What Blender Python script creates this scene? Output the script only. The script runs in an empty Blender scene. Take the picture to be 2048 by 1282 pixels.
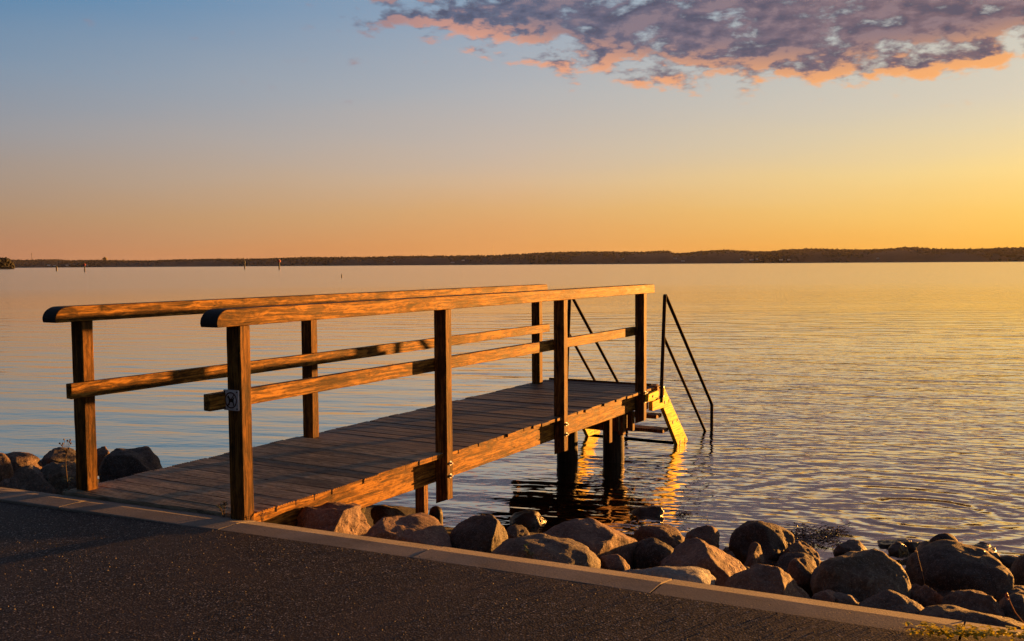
import bpy, bmesh, math, random
import numpy as np
from mathutils import Vector, Matrix, noise as mn
random.seed(7); rng = np.random.default_rng(7)
S = bpy.context.scene; COL = S.collection
R = math.radians; PI = math.pi

# ------------------------------------------------------------------ camera
WATER_TO_DECK = .74
H_CAM = WATER_TO_DECK + 1.32
FPX = 1890.
PITCH = math.atan(112.5/FPX); ROLL = -.0063
cam = bpy.data.objects.new('camera', bpy.data.cameras.new('camera')); COL.objects.link(cam); S.camera = cam
cam.data.lens = 36*FPX/2048; cam.data.clip_end = 60000; cam.data.clip_start = .05
_fw = Vector((0, math.cos(PITCH), -math.sin(PITCH))); _up = Vector((0, math.sin(PITCH), math.cos(PITCH))); _ri = Vector((1, 0, 0))
_c, _s = math.cos(ROLL), math.sin(ROLL)
RI = _ri*_c + _up*_s; UP = -_ri*_s + _up*_c; FW = _fw
M3 = Matrix((RI, UP, -FW)).transposed()
cam.matrix_world = Matrix.Translation((0, 0, H_CAM)) @ M3.to_4x4()
cam.data.dof.use_dof = False
def ray(px, py):
    return FW + RI*((px-1024)/FPX) - UP*((py-641)/FPX)
CAMP = Vector((0, 0, H_CAM))

# ------------------------------------------------------------------ light
SUN_AZ, SUN_EL = 50.7, 1.12
S.view_settings.view_transform = 'Standard'; S.view_settings.look = 'None'
S.cycles.caustics_reflective = False; S.cycles.caustics_refractive = False
S.view_settings.exposure = 2.74; S.view_settings.gamma = 1
SKY_STRENGTH = .15
HAZE = 9e-6
sd = Vector((math.sin(R(SUN_AZ))*math.cos(R(SUN_EL)), math.cos(R(SUN_AZ))*math.cos(R(SUN_EL)), math.sin(R(SUN_EL))))
sl = bpy.data.lights.new('sun', 'SUN'); sl.energy = 2.7; sl.angle = R(.55); sl.color = (1, .40, .075)
so = bpy.data.objects.new('sun', sl); COL.objects.link(so)
so.rotation_euler = (-sd).to_track_quat('-Z', 'Y').to_euler(); so.location = sd*30

def lin(r, g, b):
    f = lambda v: (v/255/12.92) if v/255 <= .04045 else ((v/255+.055)/1.055)**2.4
    return (f(r), f(g), f(b), 1)

class NT:
    """tiny helper to write node trees"""
    def __init__(s, tree): s.t = tree; s.n = tree.nodes; s.l = tree.links
    def __call__(s, typ, ins=None, out=0, **kw):
        nd = s.n.new(typ)
        for k, v in kw.items(): setattr(nd, k, v)
        for k, v in (ins or {}).items():
            if hasattr(v, 'is_output'): s.l.new(v, nd.inputs[k])
            else: nd.inputs[k].default_value = v
        return nd.outputs[out] if out is not None else nd
    def m(s, op, a, b=0., c=0., clamp=False):
        return s('ShaderNodeMath', {0: a, 1: b, 2: c}, operation=op, use_clamp=clamp)
    def vm(s, op, a, b=(0, 0, 0), out=0):
        return s('ShaderNodeVectorMath', {0: a, 1: b}, operation=op, out=out)
    def mr(s, v, a, b, c=0., d=1., t='SMOOTHSTEP'):
        return s('ShaderNodeMapRange', {0: v, 1: a, 2: b, 3: c, 4: d}, interpolation_type=t)
    def mix(s, f, a, b, mode='MIX'):
        nd = s.n.new('ShaderNodeMix'); nd.data_type = 'RGBA'; nd.blend_type = mode
        for k, v in ((0, f), (6, a), (7, b)):
            if hasattr(v, 'is_output'): s.l.new(v, nd.inputs[k])
            else: nd.inputs[k].default_value = v if k == 0 or len(v) == 4 else (*v, 1)
        return nd.outputs[2]
    def ramp(s, v, stops, interp='LINEAR'):
        nd = s.n.new('ShaderNodeValToRGB'); nd.color_ramp.interpolation = interp
        e = nd.color_ramp.elements
        while len(e) < len(stops): e.new(.5)
        for i, (p, c) in enumerate(stops): e[i].position = p; e[i].color = c if len(c) == 4 else (*c, 1)
        s.l.new(v, nd.inputs[0]); return nd.outputs[0]
    def noise(s, vec, scale, detail=4, rough=.5, out=0, dist=0., lac=2.):
        return s('ShaderNodeTexNoise', {'Vector': vec, 'Scale': scale, 'Detail': detail, 'Roughness': rough, 'Distortion': dist, 'Lacunarity': lac}, out=out)
    def mapping(s, vec, scale=(1, 1, 1), loc=(0, 0, 0), rot=(0, 0, 0)):
        return s('ShaderNodeMapping', {'Vector': vec, 'Scale': scale, 'Location': loc, 'Rotation': rot})

# ------------------------------------------------------------------ sky
wd = bpy.data.worlds.new('World'); S.world = wd; wd.use_nodes = True
T = NT(wd.node_tree); bg = T.n['Background']; bg.inputs[1].default_value = SKY_STRENGTH
nish = T('ShaderNodeTexSky', sky_type='NISHITA', sun_disc=False, sun_elevation=R(SUN_EL), sun_rotation=R(SUN_AZ), dust_density=2., ozone_density=3.)
d = T('ShaderNodeTexCoord')            # Generated = view direction for a world
d = T.vm('NORMALIZE', d)
xyz = T('ShaderNodeSeparateXYZ', {0: d}, out=None); X, Y, Z = xyz.outputs
el = T.m('DIVIDE', T.m('ARCSINE', Z), PI/2)
hz = T.noise(T.vm('MULTIPLY', d, (2.5, 2.5, 16)), 1., 4, .55)
el = T.m('ADD', el, T.m('MULTIPLY', T.m('SUBTRACT', hz, .5), .020))
hx = T.m('MULTIPLY', X, math.sin(R(SUN_AZ))); hy = T.m('MULTIPLY', Y, math.cos(R(SUN_AZ)))
hl = T.m('SQRT', T.m('ADD', T.m('MULTIPLY', X, X), T.m('ADD', T.m('MULTIPLY', Y, Y), 1e-6)))
ang = T.m('ARCCOSINE', T.m('DIVIDE', T.m('ADD', hx, hy), hl))     # azimuth away from the sun
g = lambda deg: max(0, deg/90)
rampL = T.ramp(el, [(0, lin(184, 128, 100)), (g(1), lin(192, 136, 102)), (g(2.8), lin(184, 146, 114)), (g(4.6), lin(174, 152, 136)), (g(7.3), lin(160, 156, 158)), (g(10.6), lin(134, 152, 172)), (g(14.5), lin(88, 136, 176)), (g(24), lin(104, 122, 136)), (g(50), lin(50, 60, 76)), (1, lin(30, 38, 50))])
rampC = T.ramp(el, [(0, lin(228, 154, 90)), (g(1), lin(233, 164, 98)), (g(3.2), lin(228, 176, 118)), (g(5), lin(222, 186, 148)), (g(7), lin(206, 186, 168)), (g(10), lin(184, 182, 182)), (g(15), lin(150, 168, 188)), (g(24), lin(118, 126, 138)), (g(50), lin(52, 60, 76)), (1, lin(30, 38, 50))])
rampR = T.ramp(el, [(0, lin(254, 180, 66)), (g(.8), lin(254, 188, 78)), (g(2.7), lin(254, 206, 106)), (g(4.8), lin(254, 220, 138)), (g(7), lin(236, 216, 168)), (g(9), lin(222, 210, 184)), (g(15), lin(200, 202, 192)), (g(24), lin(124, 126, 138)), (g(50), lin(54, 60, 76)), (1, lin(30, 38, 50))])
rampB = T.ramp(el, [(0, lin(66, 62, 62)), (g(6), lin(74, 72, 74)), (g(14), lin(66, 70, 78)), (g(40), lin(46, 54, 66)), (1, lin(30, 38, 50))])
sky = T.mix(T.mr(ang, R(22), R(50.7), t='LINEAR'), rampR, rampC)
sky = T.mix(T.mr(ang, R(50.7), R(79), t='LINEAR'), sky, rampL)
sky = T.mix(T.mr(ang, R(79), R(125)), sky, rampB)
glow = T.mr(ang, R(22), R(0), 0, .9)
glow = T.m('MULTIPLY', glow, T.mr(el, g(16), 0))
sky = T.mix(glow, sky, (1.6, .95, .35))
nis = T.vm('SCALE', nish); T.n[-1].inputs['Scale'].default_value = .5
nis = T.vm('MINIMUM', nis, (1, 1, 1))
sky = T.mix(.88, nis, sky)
# broken cloud bank high above the far shore
az = T.m('ARCTAN2', X, Y); elr = T.m('ARCSINE', Z)
def cloud_density(du, dv):
    u = T.m('ADD', az, du); v = T.m('ADD', elr, dv)
    q = T('ShaderNodeCombineXYZ', {0: u, 1: T.m('MULTIPLY', v, 2.2), 2: 0.})
    n1 = T.noise(T.vm('ADD', q, (1.7, 8.4, 0)), 23., 7, .58, dist=.1)
    n2 = T.noise(T.vm('ADD', q, (4.2, 1.7, 0)), 5., 2, .5)
    a0 = T.m('SUBTRACT', u, R(19))
    emin = T.m('ADD', R(9.7), T.m('MULTIPLY', T.m('MULTIPLY', a0, a0), .38))
    sdist = T.m('SUBTRACT', v, emin)
    bias = T.mr(sdist, R(-2.0), R(2.6), -.165, .175)
    w1 = T.m('MULTIPLY', T.m('ADD', u, R(10.2)), 1/.075); w2 = T.m('MULTIPLY', T.m('SUBTRACT', v, R(13.2)), 1/.022)      # stray wisps
    bias = T.m('ADD', bias, T.m('MULTIPLY', T.m('EXPONENT', T.m('MULTIPLY', T.m('ADD', T.m('MULTIPLY', w1, w1), T.m('MULTIPLY', w2, w2)), -1.)), .10))
    return T.m('ADD', T.m('ADD', n1, bias), T.m('MULTIPLY', T.m('SUBTRACT', n2, .5), .16)), sdist
dens, sdist = cloud_density(0., 0.)
dens2, _ = cloud_density(.006, -.0075)
cover = T.mr(dens, .475, .635)
relief = T.m('SUBTRACT', dens, dens2)
litside = T.mr(relief, -.02, .12)
darkside = T.mr(relief, .0, -.12)
near_edge = T.m('MULTIPLY', T.mr(sdist, R(3.0), R(.2), .0, 1.), T.mr(az, R(-9), R(-1), .25, 1.))
thin = T.mr(dens, .66, .54)
warmf = T.m('MULTIPLY', T.m('ADD', T.m('MULTIPLY', litside, .95), T.m('MULTIPLY', thin, .10)), near_edge, clamp=True)
core = T.mix(T.mr(ang, R(60), R(22)), lin(92, 102, 128), lin(120, 98, 108))
core = T.mix(T.m('MULTIPLY', darkside, .65), core, lin(74, 76, 98))
core = T.mix(T.m('MULTIPLY', litside, .45), core, lin(164, 138, 142))
warm = T.mix(T.mr(ang, R(60), R(25)), lin(222, 158, 136), lin(252, 176, 108))
ccol = T.mix(warmf, core, warm)
cover = T.m('MULTIPLY', cover, T.mr(Z, .10, .14))
cover = T.m('MULTIPLY', cover, T.mr(Y, .1, .4))
sky = T.mix(T.m('MULTIPLY', cover, .96), sky, ccol)
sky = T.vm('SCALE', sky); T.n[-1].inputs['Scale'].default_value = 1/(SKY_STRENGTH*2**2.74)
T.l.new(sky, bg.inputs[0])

# ------------------------------------------------------------------ materials
def newmat(name):
    m = bpy.data.materials.new(name); m.use_nodes = True
    t = NT(m.node_tree); b = t.n['Principled BSDF']; return m, t, b
def setb(t, b, **kw):
    names = dict(col='Base Color', rough='Roughness', nor='Normal', metal='Metallic', spec='Specular IOR Level', ior='IOR', trans='Transmission Weight', sheen='Sheen Weight', coat='Coat Weight', coatr='Coat Roughness')
    for k, v in kw.items():
        i = b.inputs[names[k]]
        if hasattr(v, 'is_output'): t.l.new(v, i)
        else: i.default_value = (*v, 1) if isinstance(v, tuple) and len(v) == 3 else v

def wood(name, axis, light, mid, dark, rough=.5, grey=0., worn=.5, bumpd=.0022, attr=False, spec=.07):
    m, t, b = newmat(name)
    co = t('ShaderNodeTexCoord', out=3)
    rnd = t('ShaderNodeObjectInfo', out=5)
    off = t('ShaderNodeCombineXYZ', {0: t.m('MULTIPLY', rnd, 37.), 1: t.m('MULTIPLY', rnd, 53.), 2: t.m('MULTIPLY', rnd, 19.)})
    v = t.vm('ADD', co, off)
    if attr:
        at = t('ShaderNodeAttribute', out=2, attribute_name='board', attribute_type='GEOMETRY')
        v = t.vm('ADD', v, t('ShaderNodeCombineXYZ', {0: t.m('MULTIPLY', at, 31.), 1: t.m('MULTIPLY', at, 17.), 2: t.m('MULTIPLY', at, 7.)}))
    def st(al, ac): 
        s = [ac, ac, ac]; s['xyz'.index(axis)] = al; return tuple(s)
    warp = t.vm('MULTIPLY', t.vm('SUBTRACT', t.noise(t.mapping(v, st(2.5, 9)), 1, 3, out=1), (.5, .5, .5)), (.05, .05, .05))
    vw = t.vm('ADD', v, warp)
    grain = t.noise(t.mapping(vw, st(2.2, 70)), 1, 5, .6)
    fine = t.noise(t.mapping(vw, st(12, 330)), 1, 3, .6)
    flake = t.noise(t.mapping(vw, st(8, 27)), 1, 7, .70, dist=.9)
    patch = t.noise(t.mapping(v, st(2.0, 5)), 1, 4, .6)
    kn = t('ShaderNodeTexVoronoi', {'Vector': t.mapping(vw, st(3.2, 11)), 'Scale': 1., 'Randomness': 1.})
    knot = t.mr(kn, .10, .03)
    f = t.m('ADD', t.m('MULTIPLY', grain, .55), t.m('MULTIPLY', flake, .45))
    c = t.ramp(f, [(.40, dark), (.49, mid), (.57, light)])
    c = t.mix(t.m('MULTIPLY', t.mr(patch, .50, .60), worn), c, dark)
    c = t.mix(t.m('MULTIPLY', t.mr(fine, .56, .7), .35), c, light)
    c = t.mix(t.m('MULTIPLY', knot, .85), c, (.03, .014, .008))
    crack = t.mr(t.noise(t.mapping(vw, st(1.3, 120), loc=(3, 5, 9)), 1, 2, .5), .27, .20)
    c = t.mix(t.m('MULTIPLY', crack, .8), c, (.012, .008, .006))
    if attr: c = t.mix(1., c, t.ramp(t.m('FRACT', t.m('MULTIPLY', at, 7.13)), [(0, (.55, .55, .55)), (1, (1.15, 1.1, 1.05))]), 'MULTIPLY')
    hgt = t.m('ADD', t.m('MULTIPLY', grain, .7), t.m('ADD', t.m('MULTIPLY', flake, .9), t.m('MULTIPLY', fine, .25)))
    hgt = t.m('SUBTRACT', hgt, t.m('MULTIPLY', t.m('MAXIMUM', crack, knot), .6))
    bn = t('ShaderNodeBump', {'Height': hgt, 'Distance': bumpd, 'Strength': 1.})
    ro = t.m('ADD', t.m('MULTIPLY', flake, .35), rough-.05)
    setb(t, b, col=c, rough=ro, nor=bn, spec=spec)
    return m
WL, WM, WD_ = (.43, .215, .042), (.150, .070, .013), (.026, .014, .006)
M_rail = wood('timber_lengthwise', 'y', WL, WM, WD_)
M_post = wood('timber_upright', 'z', (.25, .12, .028), (.105, .047, .011), (.03, .016, .007), worn=.4)
M_beam = wood('timber_beam', 'y', (.42, .205, .036), (.165, .070, .012), (.036, .018, .006), worn=.5, bumpd=.003)
M_deckg = wood('deck_board_grooved', 'x', (.52, .45, .33), (.34, .285, .20), (.13, .105, .072), rough=.5, attr=True, worn=.45, bumpd=.0012, spec=.5)
M_deckd = wood('deck_board_dark', 'x', (.21, .155, .085), (.11, .078, .042), (.03, .021, .012), rough=.45, attr=True, worn=.55, bumpd=.003, spec=.5)
M_pine = wood('fresh_pine', 'y', (.98, .84, .07), (.85, .64, .04), (.42, .20, .015), worn=.15, bumpd=.0015)
M_old = wood('old_timber', 'z', (.30, .15, .06), (.13, .07, .035), (.03, .02, .013), worn=.7, bumpd=.006)
M_wet = wood('wet_pile', 'z', (.06, .045, .03), (.035, .025, .018), (.012, .01, .008), rough=.35, worn=.6, bumpd=.004)

m, t, b = newmat('endgrain_black'); M_end = m
co = t('ShaderNodeTexCoord', out=3); n1 = t.noise(co, 60, 4)
setb(t, b, col=t.ramp(n1, [(.3, (.006, .006, .008)), (.7, (.022, .02, .022))]), rough=.75, nor=t('ShaderNodeBump', {'Height': n1, 'Distance': .002}))

m, t, b = newmat('steel'); M_steel = m
co = t('ShaderNodeTexCoord', out=3); n1 = t.noise(t.mapping(co, (30, 30, 6)), 1, 4)
setb(t, b, col=t.ramp(n1, [(.3, (.018, .015, .014)), (.7, (.040, .032, .028))]), rough=.8, metal=.0, spec=.12)
m, t, b = newmat('bolt_steel'); M_bolt = m
setb(t, b, col=(.7, .68, .64), rough=.28, metal=1.)
m, t, b = newmat('bolt_dark'); M_boltd = m
setb(t, b, col=(.03, .022, .018), rough=.6, metal=.3)
m, t, b = newmat('sign_plate'); M_sign = m
n1 = t.noise(t('ShaderNodeTexCoord', out=3), 45, 5)
setb(t, b, col=t.ramp(n1, [(.35, (.55, .52, .53)), (.7, (.78, .76, .78))]), rough=.45)
m, t, b = newmat('sign_ink'); M_ink = m
setb(t, b, col=(.012, .01, .01), rough=.5)
m, t, b = newmat('sign_red'); M_red = m
setb(t, b, col=(.06, .008, .01), rough=.45)

def rockmat(name, a, c, d, lich=.25):
    m, t, b = newmat(name)
    co = t('ShaderNodeTexCoord', out=3); rnd = t('ShaderNodeObjectInfo', out=5)
    v = t.vm('ADD', co, t('ShaderNodeCombineXYZ', {0: t.m('MULTIPLY', rnd, 91.), 1: t.m('MULTIPLY', rnd, 47.), 2: 0.}))
    n1 = t.noise(v, 5, 6, .6); n2 = t.noise(v, 55, 6, .7); n3 = t.noise(v, 190, 2, .6)
    cc = t.ramp(n1, [(.32, a), (.52, c), (.7, d)])
    cc = t.mix(t.mr(n2, .5, .72, 0, .55), cc, tuple(min(1, x*1.9+.03) for x in d))
    cc = t.mix(t.mr(n2, .46, .30, 0, .75), cc, tuple(x*.3 for x in a))
    cc = t.mix(t.mr(n3, .60, .70, 0, .5), cc, (.5, .46, .42))
    lc = t.noise(v, 9, 7, .7, dist=.5)
    cc = t.mix(t.mr(lc, .58, .68, 0, lich), cc, (.30, .31, .25))
    # dark wet band and algae near the water line
    gz = t('ShaderNodeSeparateXYZ', {0: t('ShaderNodeNewGeometry', out=0)}, out=2)
    wet = t.mr(t.m('ADD', gz, t.m('MULTIPLY', n1, .12)), .20, .08)
    cc = t.mix(t.m('MULTIPLY', wet, .75), cc, (.022, .02, .014))
    crk = t('ShaderNodeTexVoronoi', {'Vector': t.vm('ADD', v, t.vm('MULTIPLY', t.noise(v, 6, 3, out=1), (.25, .25, .25))), 'Scale': 4.2}, feature='DISTANCE_TO_EDGE')
    crk = t.m('MULTIPLY', t.mr(crk, .03, .0), t.mr(n1, .5, .6))
    h = t.m('ADD', t.m('MULTIPLY', t.noise(v, 9, 9, .62), .040), t.m('MULTIPLY', n2, .011))
    h = t.m('SUBTRACT', h, t.m('MULTIPLY', crk, .008))
    bn = t('ShaderNodeBump', {'Height': h, 'Distance': 1., 'Strength': .75})
    setb(t, b, col=cc, rough=t.m('SUBTRACT', .78, t.m('MULTIPLY', wet, .5)), nor=bn, spec=.4)
    return m
RM = dict(
 grey=rockmat('rock_grey', (0.0636, 0.0529, 0.0449), (0.108, 0.089, 0.0762), (0.165, 0.136, 0.116)),
 dark=rockmat('rock_dark', (0.0317, 0.0257, 0.0221), (0.0571, 0.0458, 0.0396), (0.0953, 0.0782, 0.0662)),
 pink=rockmat('rock_pink', (0.102, 0.0577, 0.0453), (0.17, 0.103, 0.0789), (0.234, 0.153, 0.122), .12),
 brown=rockmat('rock_brown', (0.0665, 0.0398, 0.0278), (0.115, 0.071, 0.0513), (0.171, 0.113, 0.084), .1),
 pale=rockmat('rock_pale', (0.172, 0.172, 0.163), (0.24, 0.24, 0.227), (0.298, 0.298, 0.28), .1),
 green=rockmat('rock_green', (0.057, 0.0494, 0.0355), (0.0949, 0.0796, 0.0596), (0.152, 0.128, 0.102), .4),
 blue=rockmat('rock_bluegrey', (0.0762, 0.0829, 0.0854), (0.117, 0.124, 0.125), (0.163, 0.172, 0.172), .1),
 wet=rockmat('rock_wet', (.02, .018, .014), (.035, .03, .024), (.06, .055, .04), 0))

m, t, b = newmat('asphalt'); M_asph = m
co = t('ShaderNodeTexCoord', out=3)
v1 = t('ShaderNodeTexVoronoi', {'Vector': co, 'Scale': 120., 'Randomness': 1.}, out=None)
v2 = t('ShaderNodeTexVoronoi', {'Vector': t.vm('ADD', co, (7, 3, 1)), 'Scale': 230., 'Randomness': 1.}, out=None)
big = t.noise(co, 1.2, 5, .6); mid_ = t.noise(co, 14, 5, .6)
sep = t('ShaderNodeSeparateColor', {0: v1.outputs['Color']}, out=None)
cc = t.ramp(sep.outputs[0], [(0, (.062, .056, .052)), (.55, (.118, .108, .100)), (.86, (.18, .165, .15)), (.93, (.34, .29, .25)), (1, (.6, .52, .44))])
cc = t.mix(t.mr(v1.outputs['Distance'], .0028*120*.9, .0028*120*1.8), cc, (.020, .017, .016))
cc = t.mix(t.mr(t.noise(co, 40, 3), .5, .62, 0, .6), cc, (.035, .027, .023))
cc = t.mix(t.mr(big, .45, .62, 0, .5), cc, (.075, .055, .046))
cc = t.mix(t.mr(mid_, .52, .7, 0, .4), cc, (.018, .016, .016))
h = t.m('ADD', t.m('MULTIPLY', v1.outputs['Distance'], -.0060), t.m('MULTIPLY', v2.outputs['Distance'], -.0022))
h = t.m('ADD', h, t.m('MULTIPLY', mid_, .006))
h = t.m('ADD', h, t.m('MULTIPLY', t.m('MULTIPLY', sep.outputs[1], sep.outputs[1]), .0022))
setb(t, b, col=cc, rough=.8, nor=t('ShaderNodeBump', {'Height': h, 'Distance': 1., 'Strength': .16}), spec=.25)

m, t, b = newmat('kerb_concrete'); M_kerb = m
co = t('ShaderNodeTexCoord', out=3); at = t('ShaderNodeAttribute', out=2, attribute_name='board')
n1 = t.noise(co, 3, 6, .6); n2 = t.noise(co, 90, 5, .7)
pit = t('ShaderNodeTexVoronoi', {'Vector': co, 'Scale': 38.})
pitm = t.m('MULTIPLY', t.mr(pit, .20, .10), t.mr(t.noise(co, 21, 2), .52, .6))
cc = t.ramp(t.m('ADD', t.m('MULTIPLY', n1, .6), t.m('MULTIPLY', n2, .4)), [(.35, (.14, .125, .11)), (.52, (.23, .21, .188)), (.68, (.32, .295, .265))])
cc = t.mix(1., cc, t.ramp(t.m('FRACT', t.m('MULTIPLY', at, 5.7)), [(0, (.86, .86, .86)), (1, (1.08, 1.06, 1.04))]), 'MULTIPLY')
cc = t.mix(t.m('MULTIPLY', pitm, .8), cc, (.05, .04, .035))
cc = t.mix(t.mr(t.noise(co, 7, 6, .7), .56, .66, 0, .35), cc, (.10, .085, .07))
setb(t, b, col=cc, rough=.85, nor=t('ShaderNodeBump', {'Height': t.m('SUBTRACT', n2, pitm), 'Distance': .0016}), spec=.3)

m, t, b = newmat('shore_soil'); M_soil = m
co = t('ShaderNodeTexCoord', out=3); n1 = t.noise(co, 12, 8, .7)
setb(t, b, col=t.ramp(n1, [(.35, (.02, .016, .012)), (.65, (.07, .055, .042))]), rough=.9, nor=t('ShaderNodeBump', {'Height': n1, 'Distance': .05}))

# water
m, t, b = newmat('sea_water'); M_water = m
co = t('ShaderNodeNewGeometry', out=0)
SPL = Vector((3.34, 7.64, 0))           # where something broke the surface
rel = t.vm('SUBTRACT', co, tuple(SPL))
wob = t.m('MULTIPLY', t.m('SUBTRACT', t.noise(co, .9, 2), .5), .5)
rr = t.m('ADD', t.vm('LENGTH', rel, out=1), wob)
ph = t.m('SINE', t.m('MULTIPLY', rr, 2*PI/.21))
ph2 = t.m('SINE', t.m('MULTIPLY', rr, 2*PI/.37))
fall = t.m('MULTIPLY', t.mr(rr, .15, .5), t.m('EXPONENT', t.m('MULTIPLY', rr, -.75)))
ring = t.m('MULTIPLY', t.m('ADD', t.m('MULTIPLY', ph, .0050), t.m('MULTIPLY', ph2, .0068)), fall)
splash = t.m('MULTIPLY', t.noise(t.mapping(rel, (4, 7, 1)), 1, 4, .5), t.m('EXPONENT', t.m('MULTIPLY', t.m('MULTIPLY', rr, rr), -9.)))
wv = t.mapping(co, (1, 1, 1), rot=(0, 0, R(12)))
gust = t.noise(t.mapping(co, (.006, .05, 1)), 1, 3, .55)
gustn = t.mr(gust, .40, .62, .55, 1.25)
a1 = t.noise(t.mapping(wv, (.50, 1.5, 1)), 1, 1, .4, dist=.4)
a2 = t.noise(t.mapping(wv, (1.5, 3.6, 1)), 1, 3, .5, dist=.4)
a3 = t.noise(t.mapping(wv, (3.4, 8.5, 1), rot=(0, 0, R(-16))), 1, 2, .4, dist=.5)
px = t('ShaderNodeSeparateXYZ', {0: co}, out=None)
# livelier chop off the seaward side of the jetty, calm water in its lee
side = t.mr(t.m('SUBTRACT', px.outputs[0], t.m('MULTIPLY', px.outputs[1], .10)), -1.5, 1.5, .35, 1.)
dist_ = t.vm('LENGTH', co, out=1)
h = t.m('ADD', t.m('MULTIPLY', a1, .046), t.m('MULTIPLY', a2, .011))
far_ = t.mr(dist_, 9, 60, 1., .42)
h = t.m('MULTIPLY', h, t.m('MULTIPLY', gustn, far_))
h = t.m('ADD', h, t.m('MULTIPLY', t.m('MULTIPLY', a3, .0165), t.m('MULTIPLY', side, t.mr(dist_, 7, 32, 1., .30))))
h = t.m('ADD', h, ring)
h = t.m('ADD', h, t.m('MULTIPLY', splash, .02))
wn = t('ShaderNodeBump', {'Height': h, 'Distance': 1., 'Strength': 1.})
cosi = t.m('ABSOLUTE', t.vm('DOT_PRODUCT', wn, t('ShaderNodeNewGeometry', out=4), out=1))
refl = t.m('ADD', .03, t.m('MULTIPLY', t.m('POWER', t.m('SUBTRACT', 1., cosi, clamp=True), 1.5), .97), clamp=True)
gl = t('ShaderNodeBsdfGlossy', {'Color': (1, .92, .78, 1), 'Roughness': t.mr(dist_, 12, 110, .012, .14), 'Normal': wn})
setb(t, b, col=(.010, .009, .008), rough=.6, nor=wn, spec=0.)
t.l.new(t('ShaderNodeMixShader', {0: refl, 1: b.outputs[0], 2: gl}), t.n['Material Output'].inputs[0])

def flat(name, c, c2=None, rough=.8, sc=5., metal=0.):
    m, t, b = newmat(name); c2 = c2 or tuple(x*.6 for x in c)
    n1 = t.noise(t('ShaderNodeTexCoord', out=3), sc, 5, .6)
    setb(t, b, col=t.ramp(n1, [(.35, c2), (.65, c)]), rough=rough, metal=metal); return m
M_hill = flat('hill_ground', (.09, .07, .052), sc=.01)
M_forest = flat('far_foliage', (.10, .075, .055), (.06, .048, .038), .95, .02)
M_headland = flat('headland_foliage', (.018, .017, .010), (.009, .009, .006), .95, .1)
M_white = flat('white_render', (.8, .78, .74), (.7, .68, .64), .7, .3)
M_roof = flat('tile_roof', (.12, .07, .05), None, .8, .5)
M_bred = flat('beacon_red', (.40, .02, .02), (.3, .015, .015), .4, 2.)
M_bblk = flat('beacon_black', (.008, .008, .009), None, .5, 2.)
M_bgrn = flat('beacon_green', (.012, .03, .022), None, .5, 2.)
M_sail = flat('sail_cloth', (.9, .85, .82), (.85, .8, .78), .7, .5)
M_leaf = flat('leaf_green', (.10, .16, .03), (.05, .09, .02), .55, 40.)
M_leafy = flat('leaf_yellow_green', (.38, .40, .035), (.08, .15, .015), .5, 25.)
_t = NT(M_leafy.node_tree); _tr = _t('ShaderNodeBsdfTranslucent', {'Color': (.75, .62, .05, 1)}); _mx = _t('ShaderNodeMixShader', {0: .3, 1: _t.n['Principled BSDF'].outputs[0], 2: _tr})
_t.l.new(_mx, _t.n['Material Output'].inputs[0])
M_leafd = flat('leaf_dark', (.05, .075, .025), (.025, .04, .015), .6, 40.)
M_stem = flat('stem_brown', (.14, .08, .04), (.08, .05, .03), .7, 40.)
M_stemr = flat('stem_red', (.34, .07, .04), (.22, .05, .03), .55, 40.)
M_straw = flat('straw', (.50, .32, .16), (.36, .22, .11), .6, 40.)
M_weed = flat('seaweed_brown', (.10, .045, .015), (.03, .015, .008), .25, 20.)
M_chip = flat('stone_chips', (.22, .18, .15), (.05, .042, .036), .8, 60.)

# ------------------------------------------------------------------ object helpers
def tag(o, label=None, cat=None, group=None, kind=None):
    for k, v in (('label', label), ('category', cat), ('group', group), ('kind', kind)):
        if v: o[k] = v
    return o
def empty(name, loc=(0, 0, 0), rz=0):
    o = bpy.data.objects.new(name, None); COL.objects.link(o); o.location = loc; o.rotation_euler = (0, 0, rz); o.empty_display_size = .2
    return o
def mesh(name, vs, fs, mat, parent=None, smooth=False, mi=None, attr=None):
    me = bpy.data.meshes.new(name); me.from_pydata([tuple(v) for v in vs], [], fs)
    for x in (mat if isinstance(mat, (list, tuple)) else [mat]): me.materials.append(x)
    if smooth: me.polygons.foreach_set('use_smooth', [True]*len(me.polygons))
    if mi: me.polygons.foreach_set('material_index', mi)
    if attr is not None:
        a = me.attributes.new('board', 'FLOAT', 'POINT'); a.data.foreach_set('value', attr)
    me.update(); o = bpy.data.objects.new(name, me); COL.objects.link(o); o.parent = parent
    return o
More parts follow.
